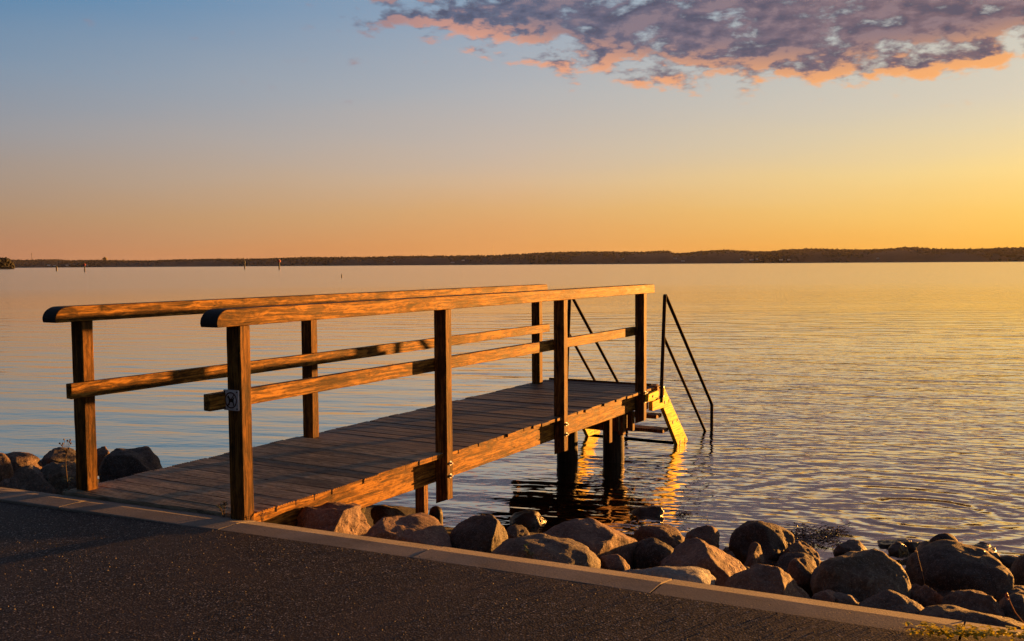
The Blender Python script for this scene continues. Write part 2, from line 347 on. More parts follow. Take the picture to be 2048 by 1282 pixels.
class MB:
    """collects shapes, links them as ONE mesh object"""
    def __init__(s): s.v = []; s.f = []; s.m = []; s.a = []
    def add(s, vs, fs, mi=0, a=0.):
        o = len(s.v); s.v += [tuple(v) for v in vs]; s.f += [tuple(i+o for i in f) for f in fs]; s.m += [mi]*len(fs); s.a += [a]*len(vs)
    def box(s, x0, x1, y0, y1, z0, z1, mi=0, a=0., jit=0., bev=0.):
        j = lambda: random.uniform(-jit, jit)
        if bev:
            e = bev; vs = []; 
            for zz, ins in ((z0, e), (z0+e, 0), (z1-e, 0), (z1, e)):
                for (xx, yy) in ((x0, y0), (x1, y0), (x1, y1), (x0, y1)):
                    cxs = 1 if xx == x0 else -1; cys = 1 if yy == y0 else -1
                    # two verts per corner = chamfered vertical edge
                    p = (xx+cxs*(e+ins), yy+cys*ins, zz); q = (xx+cxs*ins, yy+cys*(e+ins), zz)
                    pair = (q, p) if (xx == x0) == (yy == y0) else (p, q)
                    vs += list(pair)
            vs = [(a_+j(), b_+j(), c_+j()) for a_, b_, c_ in vs]
            fs = [tuple(range(7, -1, -1)), tuple(range(24, 32))]
            for k in range(3):
                for i in range(8): fs.append((k*8+i, k*8+(i+1) % 8, (k+1)*8+(i+1) % 8, (k+1)*8+i))
            s.add(vs, fs, mi, a); return
        vs = [(x+j(), y+j(), z+j()) for z in (z0, z1) for x, y in ((x0, y0), (x1, y0), (x1, y1), (x0, y1))]
        s.add(vs, [(3, 2, 1, 0), (4, 5, 6, 7), (0, 1, 5, 4), (1, 2, 6, 5), (2, 3, 7, 6), (3, 0, 4, 7)], mi, a)
    def prism(s, poly, x0, x1, mi=0, a=0., capmi=None):
        """poly = list of (y,z), extruded along x"""
        n = len(poly); vs = [(x0, y, z) for y, z in poly] + [(x1, y, z) for y, z in poly]
        fs = [tuple(range(n-1, -1, -1)), tuple(range(n, 2*n))] + [(i, (i+1) % n, n+(i+1) % n, n+i) for i in range(n)]
        s.add(vs, fs, mi, a)
    def tube(s, pts, r, n=10, mi=0, cap=True, sq=False):
        pts = [Vector(p) for p in pts]; rs = r if isinstance(r, (list, tuple)) else [r]*len(pts)
        vs = []; N = len(pts); up = None
        for i, p in enumerate(pts):
            d_ = (pts[min(i+1, N-1)]-pts[max(i-1, 0)]).normalized()
            if up is None:
                up = Vector((1, 0, 0)) if abs(d_.x) < .9 else Vector((0, 1, 0))
            u = (up-d_*up.dot(d_)).normalized(); w_ = d_.cross(u); up = u
            for k in range(n):
                an = 2*PI*k/n + (PI/4 if sq else 0)
                vs.append(p+(u*math.cos(an)+w_*math.sin(an))*rs[i])
        fs = [(i*n+k, i*n+(k+1) % n, (i+1)*n+(k+1) % n, (i+1)*n+k) for i in range(N-1) for k in range(n)]
        if cap: fs += [tuple(range(n-1, -1, -1)), tuple(range((N-1)*n, N*n))]
        s.add(vs, fs, mi)
    def build(s, name, mat, parent=None, smooth=False, attr=False):
        o = mesh(name, s.v, s.f, mat, parent, smooth, s.m, s.a if attr else None)
        return o
def autosmooth(o, ang=35):
    me = o.data; me.polygons.foreach_set('use_smooth', [True]*len(me.polygons))
    me.set_sharp_from_angle(angle=R(ang))

# ------------------------------------------------------------------ jetty frame: x = across (t), y = seaward (s), z above deck
JV = Vector((.4954, .8687, 0)); JW = Vector((JV.y, -JV.x, 0))
JO = Vector((-1.38120337, 4.93650476, WATER_TO_DECK))
JROT = -math.atan2(JV.x, JV.y)
def J(s, t, z=0): return JO + JV*s + JW*t + Vector((0, 0, z))
def kb(t): return -.095 + .0875*t - .0042*t*t
def st_of(P): q = P-JO; return q.dot(JV), q.dot(JW)

# ------------------------------------------------------------------ setting
# water
mb = MB(); R0 = 30000
mb.add([(-R0, -200, 0), (R0, -200, 0), (R0, R0, 0), (-R0, R0, 0)], [(0, 1, 2, 3)])
tag(mb.build('water', M_water), kind='structure')
# path (asphalt), as one sheet on the landward side
ts = np.linspace(-9, 11, 90)
vs = []; fs = []
for i, tt in enumerate(ts):
    a_ = J(kb(tt)-.187, tt, +.001 if tt > .2 else max(-.013, .001-.014*(.2-tt))); b_ = J(-5, tt, -.0); c_ = J(-14, tt*2.0, .05)
    b_.z = a_.z; vs += [a_, b_, c_]
for i in range(len(ts)-1):
    for k in range(2): q = i*3+k; fs.append((q, q+1, q+4, q+3))
o = mesh('path', vs, fs, M_asph); tag(o, kind='structure')
# land behind, soil slope under the boulders and the bed
rows = [(-200, -.16), (-14, -.10), (-.1, -.10), (.12, -.10), (.3, -.32), (1.2, -.48), (2.6, -.70), (3.5, -.84), (4.8, -1.2), (9, -1.9), (30, -3)]
tt = np.concatenate([[-60, -30], np.linspace(-12, 14, 80), [40, 80]])
vs = []; fs = []
for x in tt:
    for (dd, z) in rows:
        jz = 0 if dd < .2 else mn.fractal(Vector((x*1.5, dd*1.5, 3)), .8, 2, 3)*.07
        vs.append(J(kb(max(-9, min(11, x)))+dd, x, z+jz))
nr = len(rows)
for i in range(len(tt)-1):
    for k in range(nr-1): q = i*nr+k; fs.append((q, q+nr, q+nr+1, q+1))
o = mesh('shore_ground', vs, fs, M_soil); tag(o, kind='structure')
# kerb stones with joints
mb = MB(); L = 1.117
edges = []; t0 = 2.28-9*L+.0
k = 0
while t0 < 10:
    t1 = t0+L; n = 8
    prof = lambda tx, dz=0: [(kb(tx)-.19, -.16), (kb(tx)-.19, -.004), (kb(tx)-.184, 0), (kb(tx)-.045, 0), (kb(tx)-.038, -.001), (kb(tx)+.072, -.0195), (kb(tx)+.078, -.027), (kb(tx)+.076, -.22)]
    dz = random.uniform(-.0015, .0015)
    vs = []
    for i in range(n+1):
        e = t0+.0045+(L-.009)*i/n
        for (y, z) in prof(e):
            vs.append((e, y+random.uniform(-.0012, .0012), z+dz+random.uniform(-.0007, .0007)))
    m8 = 8
    fs = [(i*m8+j, (i+1)*m8+j, (i+1)*m8+(j+1) % m8, i*m8+(j+1) % m8) for i in range(n) for j in range(m8)]
    fs += [tuple(range(m8)), tuple(range(n*m8+m8-1, n*m8-1, -1))]
    mb.add(vs, fs, 0, k*.371); t0 = t1; k += 1
kerb = mb.build('kerb', M_kerb, attr=True); kerb.location = JO; kerb.rotation_euler = (0, 0, JROT); tag(kerb, kind='structure')
for p_ in kerb.data.polygons: pass
bm = bmesh.new(); bm.from_mesh(kerb.data); bmesh.ops.recalc_face_normals(bm, faces=bm.faces); bm.to_mesh(kerb.data); bm.free()

# loose stone chips lying on the path: too many to count
NCH = 15000
vs = []; fs = []
base = [(1, 0, 0), (-.5, .8, 0), (-.5, -.8, 0), (0, 0, .9)]
n_ok = 0
while n_ok < NCH:
    dd = random.random()**1.3*3.6 + .005; tx = random.uniform(-3.4, 4.6)
    p0 = J(kb(tx)-.19-dd, tx, +.001 if tx > .2 else max(-.013, .001-.014*(.2-tx)))
    r_ = random.choice([.0012, .0016, .002, .0026, .0034]) * random.uniform(.8, 1.3)
    an = random.uniform(0, 6.28); ca, sa = math.cos(an), math.sin(an); sx = random.uniform(.6, 1.5)
    o_ = len(vs)
    for (x, y, z) in base:
        x *= sx; vs.append((p0.x+(x*ca-y*sa)*r_, p0.y+(x*sa+y*ca)*r_, p0.z+z*r_*random.uniform(.7, 1.2)+(.0003 if z else -.0005)))
    fs += [(o_, o_+1, o_+3), (o_+1, o_+2, o_+3), (o_+2, o_, o_+3)]; n_ok += 1
o = mesh('loose_gravel', vs, fs, M_chip); tag(o, 'fine pale stone chips scattered over the dark asphalt path', 'gravel', kind='stuff')

# ------------------------------------------------------------------ far shore
def far_pt(px, py, dist):
    r_ = ray(px, py); k_ = dist/math.hypot(r_.x, r_.y); return CAMP + r_*k_
prof_px = [(-900, 512), (-300, 519), (60, 520), (110, 519), (140, 521), (210, 520), (250, 521), (300, 521.5), (345, 519.5), (400, 518.5), (520, 517.5), (600, 515), (720, 514.5), (800, 512.5), (900, 512), (985, 511), (1040, 508.5), (1100, 505), (1180, 503.5), (1290, 504), (1320, 502), (1338, 502.5), (1349, 507), (1372, 506), (1400, 503), (1450, 500), (1500, 503), (1540, 503.5), (1565, 500), (1620, 498), (1700, 499.5), (1760, 499.5), (1810, 495), (1840, 495.5), (1870, 498.5), (1950, 499), (1990, 497), (2048, 495), (2300, 493), (2900, 500)]
DIST = lambda px: np.interp(px, [-900, 60, 1000, 2900], [6500, 6000, 4600, 3600])
pxs = np.linspace(-900, 2900, 1300)
ridge = np.interp(pxs, [a for a, _ in prof_px], [b_ for _, b_ in prof_px])
vs = []; fs = []; NRW = 9; hills_h = []
for i, px_ in enumerate(pxs):
    D = float(DIST(px_)); top = far_pt(px_, ridge[i], D+350); hz = max(6, top.z)-7
    dirh = Vector((top.x, top.y, 0)).normalized(); hills_h.append((dirh, D, hz))
    sh = 25*math.sin(px_*.013)+18*math.sin(px_*.041+1)
    for j in range(NRW):
        u = j/(NRW-1)
        zz = hz*min(1, math.sin(min(u, .8)/.8*PI/2))**1.1 + (0 if j in (0,) else 1.5*mn.noise(Vector((px_*.05, j*.9, 0))))
        if j == 0: zz = -1
        vs.append(dirh*(D+sh*(1-u)+350*u)+Vector((0, 0, zz)))
for i in range(len(pxs)-1):
    for j in range(NRW-1): q = i*NRW+j; fs.append((q, q+NRW, q+NRW+1, q+1))
tag(mesh('hills', vs, fs, M_hill, smooth=True), kind='structure')
# forest over the far hills: one mass of small crowns
def ico(sub):
    bm = bmesh.new(); bmesh.ops.create_icosphere(bm, subdivisions=sub, radius=1); bm.verts.ensure_lookup_table()
    v = np.array([v.co[:] for v in bm.verts]); f = [tuple(x.index for x in p.verts) for p in bm.faces]; bm.free(); return v, np.array(f)
iv, if_ = ico(1)
def crowns(name, spots, mat):
    V = []; F = []; o_ = 0
    for (p, rx, rz) in spots:
        q = iv*np.array([rx, rx, rz])*(1+rng.uniform(-.22, .22, (len(iv), 1))); q = q+np.array(p)
        V.append(q); F.append(if_+o_); o_ += len(iv)
    V = np.concatenate(V); F = np.concatenate(F)
    return mesh(name, V.tolist(), F.tolist(), mat)
spots = []
for k in range(9500):
    i = rng.integers(0, len(pxs)-1); dirh, D, hz = hills_h[i]
    u = rng.random()**.6; jit = rng.uniform(-3, 3)
    side_ = Vector((dirh.y, -dirh.x, 0))
    zz = hz*math.sin(min(u, .8)/.8*PI/2)**1.1
    p = dirh*(D+25+340*u)+side_*jit
    rx = rng.uniform(5, 9); rz = rng.uniform(5, 8)
    if rng.random() < .10: rx, rz = rng.uniform(2, 3.5), rng.uniform(8, 11)
    spots.append(((p.x, p.y, zz+rz*.35), rx, rz))
tag(crowns('distant_forest', spots, M_forest), 'dark wooded hills forming the far shore below the orange sky', 'forest', kind='stuff')
# nearer wooded headland at far left
spots = []; hb = MB()
hp = [(-500, 470), (-200, 492), (-60, 507), (0, 513), (14, 514), (22, 520), (30, 530)]
for k in range(700):
    px_ = rng.uniform(-500, 26); ty = float(np.interp(px_, [a for a, _ in hp], [b_ for _, b_ in hp]))
    D = 1300+rng.uniform(0, 160); top = far_pt(px_, ty, D); r_ = rng.uniform(2, 3.6)
    hh = max(2, top.z-r_)*rng.random()**.5
    spots.append(((top.x, top.y, hh), r_, r_*rng.uniform(.8, 1.3)))
tag(crowns('headland_wood', spots, M_headland), 'dark green wood on the low headland at the left edge', 'forest', kind='stuff')
vs = []; fs = []
for i, px_ in enumerate(np.linspace(-520, 26, 40)):
    ty = float(np.interp(px_, [a for a, _ in hp], [b_ for _, b_ in hp]))
    for (D, fz) in ((1290, -.3), (1300, .25), (1380, .8), (1480, .8)):
        p = far_pt(px_, ty, D); vs.append((p.x, p.y, max(1, p.z-4)*fz))
for i in range(39):
    for j in range(3): q = i*4+j; fs.append((q, q+4, q+5, q+1))
tag(mesh('headland', vs, fs, M_headland, smooth=True), kind='structure')

def house(px_, py_, w_, h_, label, dz=0):
    D = float(DIST(px_))-12; p = far_pt(px_, 500, D); z0 = max(.2, far_pt(px_, py_, D).z)
    e = empty('house', (p.x, p.y, z0), -math.atan2(p.x, p.y)+random.uniform(-.5, .5))
    tag(e, label, 'house', 'houses along the far shore')
    mb = MB(); mb.box(-w_/2, w_/2, -4, 4, -2, h_); mb.build('wall', M_white, e)
    mb = MB(); mb.prism([(-4.6, h_), (4.6, h_), (0, h_+3)], -w_/2-.4, w_/2+.4); mb.build('roof', M_roof, e)
hs = [(1484, 519, 11, 4.5, 'white house low on the far shore, leftmost of the three right of the hill dip'),
      (1503, 520, 16, 5, 'wider white house on the far shore just left of the small one beside it'),
      (1514, 519, 8, 5, 'narrow white house at the right end of the pair on the far shore'),
      (1562, 520, 14, 4, 'white house by the water under the conifers of the far ridge'),
      (1578, 520, 12, 4, 'white house right next to another one below the conifer ridge'),
      (1756, 517, 9, 4, 'single small white house on the shore at right below the highest ridge'),
      (1350, 517, 12, 4, 'white house below the dip in the far ridge'),
      (1366, 522, 15, 3.6, 'long low white house at the water below the dip in the ridge'),
      (1246, 518, 7, 4, 'small white house high on the wooded slope left of the dip'),
      (905, 525, 18, 3.5, 'long white building at the water below the thin mast'),
      (926, 521, 11, 4, 'white house above the long white building near the thin mast'),
      (788, 524, 9, 4, 'lone white house on the dark shore left of the mast'),
      (96, 531, 16, 5, 'pale house in the village on the far left shore, leftmost'),
      (108, 532, 12, 5, 'pale house in the middle of the far left village'),
      (133, 531, 14, 5, 'pale house at the right end of the far left village')]
for a_ in hs: house(*a_)
def mast(px_, ptop, pbot, D, w_, label):
    p = far_pt(px_, pbot, D); tp = far_pt(px_, ptop, D)
    mb = MB(); mb.tube([(0, 0, 0), (0, 0, tp.z-p.z)], [w_, w_*.5], 6)
    for k in range(3): mb.box(-w_*1.8, w_*1.8, -w_, w_, (tp.z-p.z)*(.55+.14*k), (tp.z-p.z)*(.55+.14*k)+w_*1.2)
    o = mb.build('radio_mast', M_bblk); o.location = p; tag(o, label, 'mast', 'masts on the far hills')
mast(987, 490, 515, 4950, .65, 'thin tall radio mast rising from the middle of the far ridge')
mast(64, 505, 522, 6300, 1.5, 'stout mast on the hazy ridge at far left')
o = MB(); o.box(-12, 12, -8, 8, 0, 22, bev=.3); o.box(-5, 5, -5, 5, 22, 27)
o = o.build('tower_block', M_hill); p = far_pt(210, 523, 6250); o.location = p; tag(o, 'square tower block standing above the far left ridge', 'building')

# ------------------------------------------------------------------ marks on the water
def on_water(px_, py_): r_ = ray(px_, py_); k_ = -H_CAM/r_.z; return CAMP+r_*k_
def beacon(px_, py_, hpx, kind, label):
    p = on_water(px_, py_); D = p.length; hm = hpx*D/FPX; e = empty('beacon', p, -math.atan2(p.x, p.y))
    tag(e, label, 'beacon', 'channel marks on the water')
    r_ = hm*.05
    if kind == 'spar':
        mb = MB(); mb.tube([(0, 0, -1), (0, 0, hm*.75), (0, 0, hm*.8), (0, 0, hm)], [r_*3.2, r_*2.9, r_*2, r_*1.8], 12); mb.build('body', M_bblk, e)
        mb = MB(); mb.tube([(0, 0, hm), (0, 0, hm*1.12)], [r_*1., r_*.8], 8); mb.build('lantern', M_bblk, e)
    else:
        cm = M_bred if kind == 'red' else M_bgrn
        mb = MB(); mb.tube([(0, 0, -1), (0, 0, hm*.72)], [r_*1.5, r_*1.2], 10); mb.build('pile', M_bblk, e)
        mb = MB(); mb.tube([(0, 0, hm*.68), (0, 0, hm*.70), (0, 0, hm*.90), (0, 0, hm*.92)], [r_*.8, r_*(3.2 if kind == 'red' else 1.9), r_*(3.0 if kind == 'red' else 1.9), r_*.8], 10); mb.build('daymark', cm, e)
        mb = MB(); mb.tube([(0, 0, hm*.92), (0, 0, hm)], [r_*1, r_*1], 8); mb.build('lantern', cm, e)
        if px_ < 200:
            mb = MB(); mb.box(r_*3, r_*8, -.1, .1, hm*.70, hm*.80); mb.build('side_board', M_white, e)
beacon(113.5, 542, 9, 'spar', 'stubby black spar buoy, leftmost mark on the water')
beacon(169.5, 543, 15, 'red', 'red topped beacon with a white board near the left shore')
beacon(489.5, 538, 16, 'green', 'slim dark beacon left of the tall red one')
beacon(558.5, 538, 19, 'red', 'tall red topped beacon post in mid channel')
beacon(683.5, 555, 7, 'spar', 'tiny dark spar standing nearest in the open water')
p = on_water(412.5, 532.2); e = empty('sailboat', p, R(70)); tag(e, 'tiny white sailing boat in front of the far shore', 'sailboat')
mb = MB(); hl_ = 5
mb.add([(-hl_, -1, 1), (-hl_, 1, 1), (hl_*.3, 1.4, 1), (hl_*1.1, 0, 1.2), (hl_*.3, -1.4, 1), (-hl_*.8, -.6, -.3), (-hl_*.8, .6, -.3), (hl_*.8, 0, -.3)], [(0, 4, 3, 2, 1), (0, 1, 6, 5), (1, 2, 7, 6), (2, 3, 7), (3, 4, 7), (4, 0, 5, 7), (5, 6, 7)])
mb.build('hull', M_white, e)
mb = MB(); mb.tube([(0, 0, 1), (0, 0, 12)], .09, 6); mb.build('mast', M_bblk, e)
mb = MB(); mb.add([(-.1, 0, 2), (-4.2, .5, 2), (-.1, 0, 11.6), (-.1, .04, 2), (-4.2, .54, 2), (-.1, .04, 11.6)], [(0, 1, 2), (5, 4, 3), (0, 3, 4, 1), (1, 4, 5, 2), (2, 5, 3, 0)]); mb.build('mainsail', M_sail, e)
mb = MB(); mb.add([(.3, 0, 1.6), (4.6, 0, 1.4), (.3, 0, 9), (.3, .04, 1.6), (4.6, .04, 1.4), (.3, .04, 9)], [(0, 1, 2), (5, 4, 3), (0, 3, 4, 1), (1, 4, 5, 2), (2, 5, 3, 0)]); mb.build('jib', M_sail, e)

# ------------------------------------------------------------------ the jetty
jetty = empty('jetty', JO, JROT); tag(jetty, 'narrow weathered wooden jetty with handrails on both sides leading out from the kerb', 'jetty')
def finish(o, bev=.003, seg=2):
    if bev:
        md = o.modifiers.new('bevel', 'BEVEL'); md.width = bev; md.segments = seg; md.limit_method = 'ANGLE'; md.angle_limit = R(40)
    return o
def post_obj(s0, t0, z0, z1, cham=True):
    # s0 shoreward face, t0 inner corner; 8 cm x 10 cm, slightly irregular
    mb = MB(); n = 14; a_, b_ = .078, .100
    vs = []
    for i in range(n+1):
        z = z0+(z1-z0)*i/n; j = lambda: random.uniform(-.0012, .0012)
        e = .006
        ring_ = [(t0, s0+e), (t0+e, s0), (t0+b_-e, s0), (t0+b_, s0+e), (t0+b_, s0+a_-e), (t0+b_-e, s0+a_), (t0+e, s0+a_), (t0, s0+a_-e)]
        for (x, y) in ring_:
            zz = z
            if cham and i == 0: zz = z0 + (.035 if abs(x-(t0+b_)) < .02 else 0)*(1 if t0 > -.5 else 0)
            vs.append((x+j(), y+j(), zz))
    fs = [(i*8+k, i*8+(k+1) % 8, (i+1)*8+(k+1) % 8, (i+1)*8+k) for i in range(n) for k in range(8)] + [tuple(range(7, -1, -1)), tuple(range(n*8, n*8+8))]
    mb.add(vs, fs); o = mb.build('post', M_post, jetty); autosmooth(o, 30)
    return o
def bolt(parent, x, y, z, dirx=1):
    mb = MB()
    mb.tube([(x, y, z), (x+.004*dirx, y, z)], .017, 14); mb.tube([(x+.004*dirx, y, z), (x+.014*dirx, y, z)], .010, 6); mb.tube([(x+.014*dirx, y, z), (x+.022*dirx, y, z)], .006, 8)
    return mb.build('bolt', M_bolt, parent)
NEAR = [-.062, 1.855, 3.69, 5.54]; FAR = [-.063, 1.903, 3.76, 5.625]
for i, s0 in enumerate(NEAR):
    z0 = [-.03, -.365, -.345, -.35][i]
    po = post_obj(s0, -.10, z0, 1.008, i > 0)
    if i: 
        for zz in (-.075, -.165): bolt(po, .0, s0+.042, zz-.0 if i < 3 else zz+.05)
for i, s0 in enumerate(FAR):
    po = post_obj(s0, -1.37, [-.02, -.3, -.3, -.3][i], 1.002)
def handrail(t0, s0, s1, z0, z1):
    r_ = .07
    poly = [(s0+.004, z0), (s1, z0), (s1, z1-.03), (s1-.012, z1-.006), (s1-.03, z1)]
    for k in range(9): an = PI/2*(1+k/8); poly.append((s0+r_*1.25+math.cos(an)*r_*1.25, z1-r_+math.sin(an)*r_))
    mb = MB(); n = 60
    mb.prism(poly, t0, t0+.12)
    o = mb.build('handrail', [M_rail, M_end], jetty)
    for p_ in o.data.polygons:
        c_ = p_.center
        if p_.normal.y < -.12: p_.material_index = 1
    finish(o, .004); return o
h1 = handrail(-.112, -.222, 5.822, 1.010, 1.100)
h2 = handrail(-1.378, -.238, 5.81, 1.003, 1.093)
def midrail(t0, t1, s0, s1, z0, z1):
    mb = MB(); n = 24; vs = []
    for i in range(n+1):
        s_ = s0+(s1-s0)*i/n
        for (x, z) in ((t0, z0), (t1, z0), (t1, z1), (t0, z1)): vs.append((x+random.uniform(-.001, .001), s_, z+random.uniform(-.0012, .0012)))
    fs = [(i*4+k, (i+1)*4+k, (i+1)*4+(k+1) % 4, i*4+(k+1) % 4) for i in range(n) for k in range(4)] + [(0, 1, 2, 3), (n*4+3, n*4+2, n*4+1, n*4)]
    mb.add(vs, fs); o = mb.build('mid_rail', M_rail, jetty); bm = bmesh.new(); bm.from_mesh(o.data); bmesh.ops.recalc_face_normals(bm, faces=bm.faces); bm.to_mesh(o.data); bm.free()
    return finish(o, .004)
midrail(-.147, -.101, -.18, 5.60, .572, .660)
midrail(-1.269, -1.223, -.178, 5.79, .562, .650)
# stringers
def beam(t0, s0, s1, z0=-.215, z1=-.034):
    mb = MB(); n = 20; vs = []
    for i in range(n+1):
        s_ = s0+(s1-s0)*i/n
        for (x, z) in ((t0, z0), (t0+.06, z0), (t0+.06, z1), (t0, z1)): vs.append((x+random.uniform(-.001, .001), s_, z+random.uniform(-.0015, .0015)))
    fs = [(i*4+k, (i+1)*4+k, (i+1)*4+(k+1) % 4, i*4+(k+1) % 4) for i in range(n) for k in range(4)] + [(0, 1, 2, 3), (n*4+3, n*4+2, n*4+1, n*4)]
    mb.add(vs, fs); o = mb.build('beam', M_beam, jetty); bm = bmesh.new(); bm.from_mesh(o.data); bmesh.ops.recalc_face_normals(bm, faces=bm.faces); bm.to_mesh(o.data); bm.free()
    return finish(o, .004)
for a_, b_ in ((.0, 1.893), (1.897, 5.72)):
    beam(-.162, a_, b_); beam(-1.33, a_, b_); beam(-.75, a_, b_)
# grooved boards of the first bay, cut to the kerb line
def board_profile(s0, w_, z0, z1, groove=True):
    top = []; e = .004
    if groove:
        pitch = .0200; n = int(w_/pitch); pad = (w_-n*pitch)/2
        top.append((s0+w_, z1-e))
        for k in range(n, 0, -1):
            a_ = s0+pad+(k-1)*pitch
            top += [(a_+pitch*.80, z1), (a_+pitch*.30, z1), (a_+pitch*.18, z1-.0055), (a_+pitch*.02, z1-.0055)]
        top.append((s0, z1-e))
    else: top = [(s0+w_, z1-e), (s0+w_-e, z1), (s0+e, z1), (s0, z1-e)]
    return [(s0, z0), (s0+w_, z0)]+top
mb = MB(); s_ = -.55; k = 0
while s_ < 1.78:
    w_ = min(.146, 1.885-s_)
    z_ = random.uniform(-.0015, .001); x0 = -1.395+random.uniform(-.008, .008); x1 = -.028+random.uniform(-.009, .012)
    mb.prism(board_profile(s_, w_, -.032+z_, z_), x0, x1, 0, random.random()*9); s_ += .1515; k += 1
dg = mb.build('grooved_decking', M_deckg, jetty, attr=True)
bm = bmesh.new(); bm.from_mesh(dg.data); bmesh.ops.recalc_face_normals(bm, faces=bm.faces)
k0, k1 = kb(-1.4)+.086, kb(0)+.086; nv = Vector((-(k1-k0), 1.4, 0)).normalized()
bmesh.ops.bisect_plane(bm, geom=bm.verts[:]+bm.edges[:]+bm.faces[:], plane_co=(0, k1, 0), plane_no=-nv, clear_outer=True)
bmesh.ops.holes_fill(bm, edges=[e_ for e_ in bm.edges if e_.is_boundary], sides=0)
bm.to_mesh(dg.data); bm.free()
def sawn_ends(o):
    o.data.materials.append(M_beam)
    for p_ in o.data.polygons:
        if abs(p_.normal.x) > .9: p_.material_index = 1
sawn_ends(dg)
# darker plain boards of the rest
mb = MB(); s_ = 1.905
while s_ < 5.93:
    w_ = .133; z_ = random.uniform(-.004, .001)-.008; x0 = -1.395+random.uniform(-.014, .010); x1 = -.028+random.uniform(-.012, .014)
    mb.prism(board_profile(s_, w_, -.026+z_, z_, False), x0, x1, 0, random.random()*9); s_ += .1410
dk = mb.build('dark_decking', M_deckd, jetty, attr=True); sawn_ends(dk); finish(dk, .002, 1)
# cross bearers and the short blocks seen below the seaward end
mb = MB(); mb.box(-1.36, -.17, 5.27, 5.33, -.40, -.216, bev=.004); mb.build('bearer', M_old, jetty)
mb = MB(); mb.box(-1.36, -.17, 5.49, 5.55, -.40, -.216, bev=.004); mb.build('bearer', M_old, jetty)
for (a_, b_, c_, d_, z0) in ((-.20, -.14, 4.98, 5.05, -.47), (-.21, -.15, 5.34, 5.42, -.45), (-.15, -.09, 5.46, 5.52, -.42), (-1.34, -1.28, 5.1, 5.18, -.45)):
    mb = MB(); mb.box(a_, b_, c_, d_, z0, -.2165, bev=.005, jit=.001); mb.build('brace_block', M_post, jetty)
for (s_, t_) in ((5.42, -.29), (5.24, -.74)):
    mb = MB(); mb.tube([(t_, s_, -2.4), (t_, s_, -1.), (t_+.003, s_, -.7), (t_, s_, -.4)], [.118, .115, .112, .11], 24)
    o = mb.build('pile', M_wet, jetty, smooth=True); autosmooth(o)
mb = MB(); mb.box(-1.39, -.04, 5.725, 5.775, -.225, -.036, bev=.004); mb.build('end_beam', M_old, jetty)
# thin metal nosing along the seaward edge of the deck
mb = MB(); mb.box(-1.36, -.10, 6.021, 6.036, -.03, .012, bev=.003); mb.build('edge_strip', M_post, jetty)
mb = MB(); mb.box(-1.34, -.16, 5.935, 6.018, -.036, -.006, bev=.003); mb.build('end_board', M_deckd, jetty)

# ------------------------------------------------------------------ bathing steps at the seaward end
steps = empty('bathing_steps', J(6.0, -.55, -.30), JROT); tag(steps, 'wooden bathing steps with pale pine side board and steel handrails at the seaward end', 'steps')
def L_(x, y, z): return (x+.55, y-6.0, z+.30)   # jetty coordinates -> steps coordinates
def lb(mb, x0, x1, y0, y1, z0, z1, **k): mb.box(x0+.55, x1+.55, y0-6, y1-6, z0+.30, z1+.30, **k)
for t0_ in (-.045, -1.16):
    out = [(6.131, -.024), (6.96, -.775), (7.2, -1.05), (6.85, -1.05), (6.63, -.80), (6.118, -.255), (5.79, -.246), (5.789, -.15), (6.118, -.14)]
    mb = MB(); mb.prism([(y-6, z+.30) for y, z in out[::-1]], t0_+.55, t0_+.045+.55); o = mb.build('side_board', M_pine, steps)
    bm = bmesh.new(); bm.from_mesh(o.data); bmesh.ops.recalc_face_normals(bm, faces=bm.faces); bm.to_mesh(o.data); bm.free(); finish(o, .003)
    if t0_ > -.5:
        for (y, z) in ((6.16, -.20), (6.30, -.20), (6.42, -.46), (6.57, -.46), (6.66, -.72), (6.83, -.72)):
            mb = MB(); mb.tube([L_(0, y, z), L_(.005, y, z)], .019, 10); mb.build('bolt', M_boltd, steps)
for (y, z, d_) in ((5.95, -.11, .2), (6.02, -.33, .17), (6.22, -.52, .18), (6.55, -.74, .19)):
    mb = MB(); lb(mb, -1.114, -.047, y, y+d_, z-.04, z, bev=.004); mb.build('tread', M_old, steps)
# short hooked arms that hang the steps on the jetty
for t0_ in (-.08, -1.1):
    mb = MB(); mb.prism([(y-6, z+.30) for y, z in ((5.56, -.115), (5.74, -.125), (5.86, -.10), (5.88, -.05), (5.84, -.03), (5.58, -.04))], t0_+.55+.082, t0_+.55+.12)
    o = mb.build('hanging_arm', M_pine, steps); bm = bmesh.new(); bm.from_mesh(o.data); bmesh.ops.recalc_face_normals(bm, faces=bm.faces); bm.to_mesh(o.data); bm.free(); finish(o, .003)
    mb = MB(); mb.tube([L_(t0_+.12, 5.70, -.075), L_(t0_+.127, 5.70, -.075)], .014, 10); mb.build('bolt', M_boltd, steps)
mb = MB(); lb(mb, -1.15, -.06, 6.04, 6.13, -.06, .0, bev=.004); mb.build('top_rail_board', M_post, steps)
mb = MB(); lb(mb, -.10, .0, 5.93, 6.02, -.14, .0, bev=.004); mb.build('corner_block', M_old, steps)
